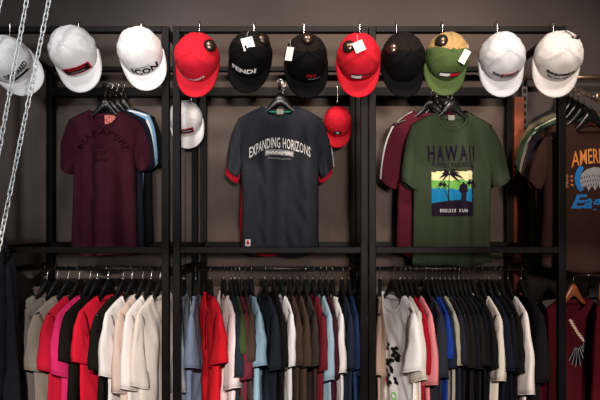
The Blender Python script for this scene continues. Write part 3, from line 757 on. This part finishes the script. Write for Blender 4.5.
capprint(c, text_shape('Tbd', .04, .018, 0, .04), M['red_ink'], .012, -.004); capprint(c, text_shape('Collection', .05, .007, 0, .0, .3), M['white_ink'], .028, -.022)
c = cap('red cap with flag logo and square price card', 358, 63, YC, redc, roll=-2, yaw=2, tilt=-8, s=1.0, dome=(-.045, .018), card=(-.012, .010, .041, .041, 22), seed=8)
def flag(c, u=0, v=0):
    v -= .008
    capprint(c, rect(.082, .026), M['navy_ink'], u, v); capprint(c, rect(.040, .015), M['white_ink'], u-.020, v, off=.0028); capprint(c, rect(.040, .015), M['red_ink'], u+.020, v, off=.0028, name='front_print')
flag(c, .004, -.006)
c = cap('plain black cap with round metal security tag', 402, 63, YC, blk, roll=-8, yaw=6, tilt=-9, s=1.0, top_m=blkb, dome=(-.058, .020), seed=9, hole=False)
c = cap('olive green cap with tan rear panels and flag logo', 446, 62, YC, olv, roll=2, yaw=0, tilt=-8, s=.98, top_m=tanc, dome=(-.040, .036), card=(.038, -.022, .028, .052, -24), seed=10, hole=False)
flag(c, .004, -.004)
c = cap('pale grey denim cap with black and red lettering', 501, 63, YC, greyw, roll=-4, yaw=-6, tilt=-6, s=1.0, seed=11, hole=False)
capprint(c, rect(.07, .024), M['red_ink'], .014, -.014); capprint(c, rect(.064, .018), M['grey_ink'], .014, -.014, off=.0026); capprint(c, text_shape('DSQUARED2', .10, .014, .012, .05), M['black_ink'], .0, -.012, off=.004)
c = cap('white cap with black lettering above the right post', 557, 62, YC, white, roll=3, yaw=-8, tilt=-7, s=1.03, seed=12, hole=False)
capprint(c, text_shape('DSQUARED2', .10, .015, .010, .06), M['black_ink'], 0, -.010); capprint(c, text_shape('MILANO ITALY', .085, .010, .010, .04), M['black_ink'], 0, -.028)
t = c[0]; bm = bmesh.new()
hit, nrm, _, _ = c[1].ray_cast(Vector((.035, .05, .5)), Vector((0, 0, -1)))
bmesh.ops.create_uvsphere(bm, u_segments=16, v_segments=10, radius=.016, matrix=Matrix.Translation(hit+Vector((0, 0, .002)))@Matrix.Diagonal((1, .5, .4, 1)))
so_ = link('oval_security_tag', bm, M['tagmetal'], t)
bm = bmesh.new(); tube(bm, [hit+Vector((-.01, .002, .006)), hit+Vector((-.02, .015, .004)), hit+Vector((-.035, .035, -.02))], .0016, 6); link('security_cord', bm, M['plastic'], t)
# two caps at the back of the middle rack
c = cap('small white cap with dark patch hanging behind the middle rack left post', 186, 124, 2.54, white, roll=-8, yaw=4, tilt=-3, s=.95, seed=13)
capprint(c, rect(.07, .036), M['red_ink'], .005, 0); capprint(c, rect(.06, .026), M['black_ink'], .005, 0, off=.0028); capprint(c, text_shape('DSQUARED2', .05, .009, 0, .03), M['white_ink'], .005, .002, off=.004)
c = cap('small red cap hanging on the back bar right of the slogan tee', 337.5, 127, 2.54, redc, roll=2, yaw=0, tilt=-3, s=.82, seed=14)
capprint(c, rect(.044, .026), M['black_ink'], 0, 0); capprint(c, text_shape('NY', .024, .016, 0, .05), M['white_ink'], 0, 0, off=.0028)
# hooks carrying the caps on the top rail
hk = [(9, 'far left white cap'), (78, 'white cap with red patch'), (141, 'white cap with bold letters'), (199, 'red cap with white lettering'), (254, 'black cap with white capitals'), (304, 'black cap with red lettering'), (360, 'red cap with flag logo'), (397, 'plain black cap'), (443, 'olive and tan cap'), (498, 'pale grey cap'), (554, 'right-hand white cap')]
def s_hook(x, y, zt, zb, label, yb=.0):
    bm = bmesh.new(); r = .019
    pts = [(x, y+r, zt-.02), (x, y+r, zt-.006)]
    for k in range(9):
        a = R(180*k/8); pts.append((x, y+r*math.cos(a), zt+.0+.016*math.sin(a)))
    pts += [(x, y-r, zt-.03), (x, y-r-.001, zb+.01)]
    for k in range(1, 8):
        a = R(180*k/7); pts.append((x, y-r-.010+.010*math.cos(a), zb-.010*math.sin(a)))
    tube(bm, pts, .0020, 7)
    return tag(link('wire_hook', bm, M['chrome'], None), label, 'hook')
for px, l in hk: s_hook((px-PX)*2.09/F, YF, ZT+.018, ZT-.035, 'small bright wire hook on the top rail holding the '+l)
for px, l in ((190, 'small white cap'), (338, 'small red cap')): s_hook((px-PX)*2.6/F, YB-.01, ZU+.026, ZU-.06, 'small wire hook on the back bar holding the '+l)

# ------------------------------------------------------------------ chains
def chain(p0, p1, label, pitch=.0235):
    p0, p1 = Vector(p0), Vector(p1); d = p1-p0; n = int(d.length/pitch); dn = d.normalized()
    t = thing('metal_chain', label, 'chain', p0)
    bm = bmesh.new(); pts = []
    for k in range(20):
        a = 2*math.pi*k/20; x = .0072*math.cos(a); z = .0072*math.sin(a)+(.0085 if math.sin(a) >= 0 else -.0085)
        pts.append((x, 0, z))
    tube(bm, pts, .0022, 6, closed=True, flat=(.0022, .0022, (0, 1, 0)))
    first = link('link', bm, M['chain'], t)
    q = Vector((0, 0, 1)).rotation_difference(dn)
    rnd = random.Random(int(p0.x*1000))
    for i in range(n):
        o = first if i == 0 else first.copy()
        if i: C.objects.link(o); o.parent = t
        o.location = dn*pitch*(i+.5)
        o.rotation_mode = 'QUATERNION'
        from mathutils import Quaternion
        o.rotation_quaternion = q@Quaternion((0, 0, 1), R(6+90*(i % 2)+rnd.uniform(-12, 12)))
chain(P(29, -12, 1.85), P(-6, 178, 1.85), 'bright metal chain slanting down in front of the far left cap')
chain(P(51.5, -12, 1.85), P(-2, 252, 1.85), 'long bright metal chain slanting from the top to the left edge')
chain(P(3.5, -12, 1.85), P(-9, 40, 1.85), 'short bit of metal chain in the top left corner')
# dark coat hanging at the left edge
a = P(-20, 236, 2.03)
t = thing('black_coat', 'black coat hanging at the lower left edge below the chains', 'coat', a, (0, 0, 0))
bm = bmesh.new(); rings = []
for j in range(30):
    z = -j*.03; k = min(1, j/5)
    wr = .085+.05*k**.5+.028*min(1, j/22); ring = []
    for i in range(40):
        an = 2*math.pi*i/40; f = 1+.06*math.sin(an*7+z*5)*k+.05*noise.noise(Vector((math.cos(an)*2, math.sin(an)*2, z*9)))
        ring.append(bm.verts.new((wr*f*math.cos(an), .042*f*(.5+.5*k)*math.sin(an), z)))
    rings.append(ring)
for A, B in zip(rings, rings[1:]):
    for i in range(40): bm.faces.new((A[i], A[(i+1) % 40], B[(i+1) % 40], B[i]))
bm.faces.new(rings[0]); link('coat_body', bm, M['coat'], t, solid=.004)
bm = bmesh.new(); pts = [(.085-.02*0+.01*math.sin(i*.2), -.03, -.05-.035*i) for i in range(18)]
tube(bm, pts, [.03+.003*math.sin(i*1.1) for i in range(18)], 14); link('coat_sleeve', bm, M['coat'], t)
bm = bmesh.new(); tube(bm, [(0, 0, -.01), (0, 0, .06)]+[(.0-.014+.014*math.cos(R(q*30)), 0, .06+.014*math.sin(R(q*30))) for q in range(7)], .003, 7)
o = link('hanging_loop', bm, M['dull'], t)
